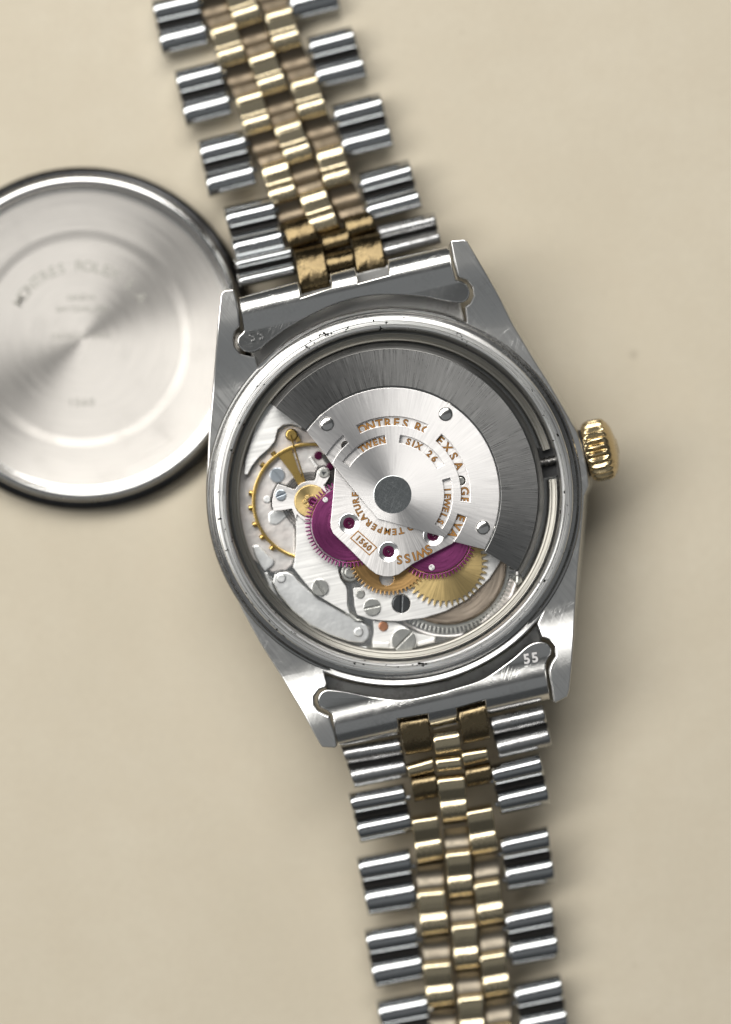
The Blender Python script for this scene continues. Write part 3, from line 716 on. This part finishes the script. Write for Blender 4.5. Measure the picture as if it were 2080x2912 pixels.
def centre(TL, TR, BL, BR, kind='g', mat='gold', h=.12, dz=0.0):
    za, zb = zs(mid(TL, TR)[1])+dz+random.uniform(-.012, .012), zs(mid(BL, BR)[1])+dz+random.uniform(-.012, .012)
    f = gprof(h) if kind == 'g' else tprof(h)
    return add('centre_link', link_mesh(TL, TR, BL, BR, za, zb, f, h, saddle=.004), mat, watch, P(mid(TL, TR, BL, BR), (za+zb)/2), 50)
# upper strand, outer links
up_left = [((b1(58, -10), b1(322, -70), b1(128, 310), b1(398, 245))),
           ((b1(192, 400), b1(455, 338), b1(262, 718), b1(532, 652))),
           ((b1(325, 806), b1(592, 742), b1(395, 1126), b1(675, 1055))),
           ((b2(143, 326), b2(415, 262), b2(212, 608), b2(488, 545)))]
up_right = [((b1(800, -260), b1(1060, -325), b1(885, 110), b1(1155, 45))),
            ((b1(962, 205), b1(1218, 140), b1(1030, 508), b1(1312, 438))),
            ((b1(1100, 600), b1(1380, 528), b1(1180, 905), b1(1465, 835))),
            ((b2(885, 132), b2(1162, 58), b2(945, 398), b2(1245, 320)))]
for q in up_left: outer(*q, pins=1)
for q in up_right: outer(*q, pins=-1)
outer(b2(205, 600), b2(520, 532), b2(235, 765), b2(550, 695), 'link_steel', .09)
outer(b2(985, 425), b2(1308, 352), b2(1030, 600), b2(1345, 522), 'dull_steel', .09)
# upper strand, gold
dx, dy = 147, 397
for k in (-1, 0, 1):
    ox, oy = dx*k, dy*k
    centre(b1(540+ox, 545+oy), b1(690+ox, 508+oy-8), b1(612+ox, 800+oy), b1(768+ox, 755+oy))
    centre(b1(858+ox, 455+oy), b1(1010+ox, 412+oy), b1(925+ox, 712+oy), b1(1085+ox, 665+oy))
for k in (-1, 0, 1, 2):
    ox, oy = dx*k, dy*k
    centre(b1(612+ox, 315+oy), b1(762+ox, 268+oy), b1(705+ox, 570+oy), b1(860+ox, 520+oy))
centre(b1(235, -245), b1(390, -290), b1(318, 10), b1(474, -38))
centre(b2(455, 405), b2(612, 352), b2(520, 560), b2(680, 512), 't', 'tarnish_gold', .10)
centre(b2(800, 375), b2(945, 335), b2(838, 500), b2(995, 450), 't', 'tarnish_gold', .09)
centre(b2(678, 470), b2(828, 425), b2(700, 575), b2(850, 535), 't', 'tarnish_gold', .09)
centre(b2(528, 555), b2(688, 518), b2(575, 812), b2(742, 770), 't', 'tarnish_gold', .10, .07)
centre(b2(848, 488), b2(1005, 450), b2(888, 728), b2(1054, 698), 't', 'tarnish_gold', .10, .07)
centre(b2(698, 578), b2(855, 542), b2(722, 690), b2(872, 652), 't', 'tarnish_gold', .10, .05)
def recess(TL, TR, BL, BR, mat='gap_shade'):  # added filler piece, its brown colour stands for shade in the bracelet gap
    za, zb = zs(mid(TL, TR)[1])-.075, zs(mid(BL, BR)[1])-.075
    add('gap_shade_filler', link_mesh(TL, TR, BL, BR, za, zb, lambda v: .06*(1-.75*math.sin(math.pi*min(1, v*1.25))) if v < .8 else .06*(1-.75*math.sin(math.pi)), .06, .05, 20), mat, watch, P(mid(TL, TR, BL, BR), za), 50)
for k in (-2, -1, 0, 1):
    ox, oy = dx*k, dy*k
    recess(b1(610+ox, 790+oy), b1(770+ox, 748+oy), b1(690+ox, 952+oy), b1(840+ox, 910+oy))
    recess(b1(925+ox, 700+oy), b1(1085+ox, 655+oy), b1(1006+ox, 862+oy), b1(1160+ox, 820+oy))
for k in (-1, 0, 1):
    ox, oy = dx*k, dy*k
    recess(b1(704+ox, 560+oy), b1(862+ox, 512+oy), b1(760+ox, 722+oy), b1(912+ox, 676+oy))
# lower strand, outer links
lo_left = [((b5(253, 932), b5(560, 876), b5(320, 1200), b5(612, 1135))),
           ((b6(130, 338), b6(478, 272), b6(203, 715), b6(535, 658))),
           ((b6(178, 818), b6(518, 758), b6(245, 1192), b6(580, 1130))),
           ((b6(258, 1285), b6(588, 1228), b6(330, 1665), b6(655, 1600)))]
lo_right = [((b5(1035, 775), b5(1310, 712), b5(1098, 1045), b5(1370, 985))),
            ((b6(1068, 196), b6(1390, 132), b6(1128, 555), b6(1445, 500))),
            ((b6(1098, 690), b6(1418, 622), b6(1155, 1048), b6(1468, 992))),
            ((b6(1162, 1178), b6(1478, 1108), b6(1222, 1540), b6(1535, 1480)))]
for q in lo_left: outer(*q, pins=1)
for q in lo_right: outer(*q, pins=-1)
outer(b5(215, 672), b5(535, 618), b5(290, 890), b5(582, 832), 'dull_steel', .09)
outer(b5(1030, 512), b5(1325, 440), b5(1085, 728), b5(1378, 660), 'dull_steel', .09)
# lower strand, gold
centre(b5(528, 508), b5(690, 482), b5(566, 718), b5(718, 690), 't', 'old_gold', .10, .06)
centre(b5(850, 450), b5(1005, 408), b5(892, 652), b5(1036, 625), 't', 'old_gold', .10, .06)
centre(b5(714, 598), b5(866, 572), b5(736, 714), b5(876, 692), 't', 'gold', .10, .04)
centre(b5(570, 765), b5(718, 722), b5(590, 838), b5(728, 806), 't', 'gold', .08)
centre(b5(730, 725), b5(872, 708), b5(742, 808), b5(882, 792), 't', 'gold', .08)
centre(b5(872, 690), b5(1018, 668), b5(892, 775), b5(1028, 742), 't', 'gold', .08)
centre(b5(596, 836), b5(735, 812), b5(618, 974), b5(750, 948), 't', 'old_gold', .10)
centre(b5(892, 782), b5(1035, 752), b5(908, 895), b5(1048, 870), 't', 'old_gold', .10)
centre(b5(738, 832), b5(892, 815), b5(775, 1105), b5(918, 1085))
centre(b6(488, 62), b6(662, 35), b6(530, 390), b6(708, 358))
centre(b6(848, 8), b6(1020, -25), b6(892, 335), b6(1072, 305))
for k in (0, 1, 2):
    ox, oy = 40*k, 476*k
    centre(b6(522+ox, 538+oy), b6(706+ox, 522+oy), b6(560+ox, 868+oy), b6(742+ox, 842+oy))
    centre(b6(898+ox, 482+oy), b6(1068+ox, 455+oy), b6(938+ox, 800+oy), b6(1112+ox, 768+oy))
    centre(b6(712+ox, 282+oy), b6(880+ox, 264+oy), b6(740+ox, 618+oy), b6(900+ox, 600+oy))

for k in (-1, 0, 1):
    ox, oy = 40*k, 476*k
    recess(b6(560+ox, 862+oy), b6(742+ox, 838+oy), b6(566+ox, 1018+oy), b6(748+ox, 1002+oy), 'gap_shade_pale')
    recess(b6(938+ox, 792+oy), b6(1112+ox, 762+oy), b6(942+ox, 962+oy), b6(1112+ox, 936+oy), 'gap_shade_pale')
    recess(b6(740+ox, 612+oy), b6(900+ox, 594+oy), b6(752+ox, 762+oy), b6(920+ox, 744+oy), 'gap_shade_pale')

# ------------------------------------------------------------------ the loose case back
ZK = .26
LC = (231, 961)
lid = bpy.data.objects.new('case_back', None); sc.collection.objects.link(lid)
lid['label'] = 'round steel watch case back lying inside up beside the open watch'
lid['category'] = 'case back'
lc = P(LC, ZK); lid.location = (lc.x, lc.y, 0); WO['case_back'] = Vector((lc.x, lc.y, 0)); lid.empty_display_size = .2
S = lambda r: RR(r, ZK)
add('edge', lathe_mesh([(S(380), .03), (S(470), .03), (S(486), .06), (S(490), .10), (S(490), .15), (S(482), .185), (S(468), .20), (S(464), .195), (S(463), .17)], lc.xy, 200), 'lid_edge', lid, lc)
add('thread_ring', lathe_mesh([(S(466), .17), (S(464), .225), (S(460), .245), (S(454), .256), (S(447), .258), (S(440), .252), (S(437), .24), (S(434), .19), (S(430), .168), (S(424), .163)], lc.xy, 200), 'lid_ring', lid, lc)
inner = add('inner_face', lathe_mesh([(S(426), .164), (S(420), .158), (S(312), .153), (S(306), .150), (S(288), .130), (S(282), .128), (0, .128)], lc.xy, 200), 'lid', lid, lc, 20)
def lid_text(s, r, cap, a_mid, step):
    n = len(s); it = [(ch, a_mid-(i-(n-1)/2)*step) for i, ch in enumerate(s) if ch != ' ']
    letters_arc(it, LC, r, cap, .1295, ('lid_text', 'lid_text'), inner, offs=(.001, .002), exts=(.0012, .0008), lift=.0003)
lid_text('MONTRES ROLEX S.A.', 206, 29, 88, 7.2)
for s, y, cap in (('GENEVA', 846, 15), ('SWITZERLAND', 878, 15), ('STAINLESS STEEL', 955, 13), ('1560', 1144, 22)):
    letters_line(s, (231, y), 1.5, cap, .1295, ('lid_text', 'lid_text'), inner, offs=(.0005, .001), exts=(.0012, .0008), lift=.0003)
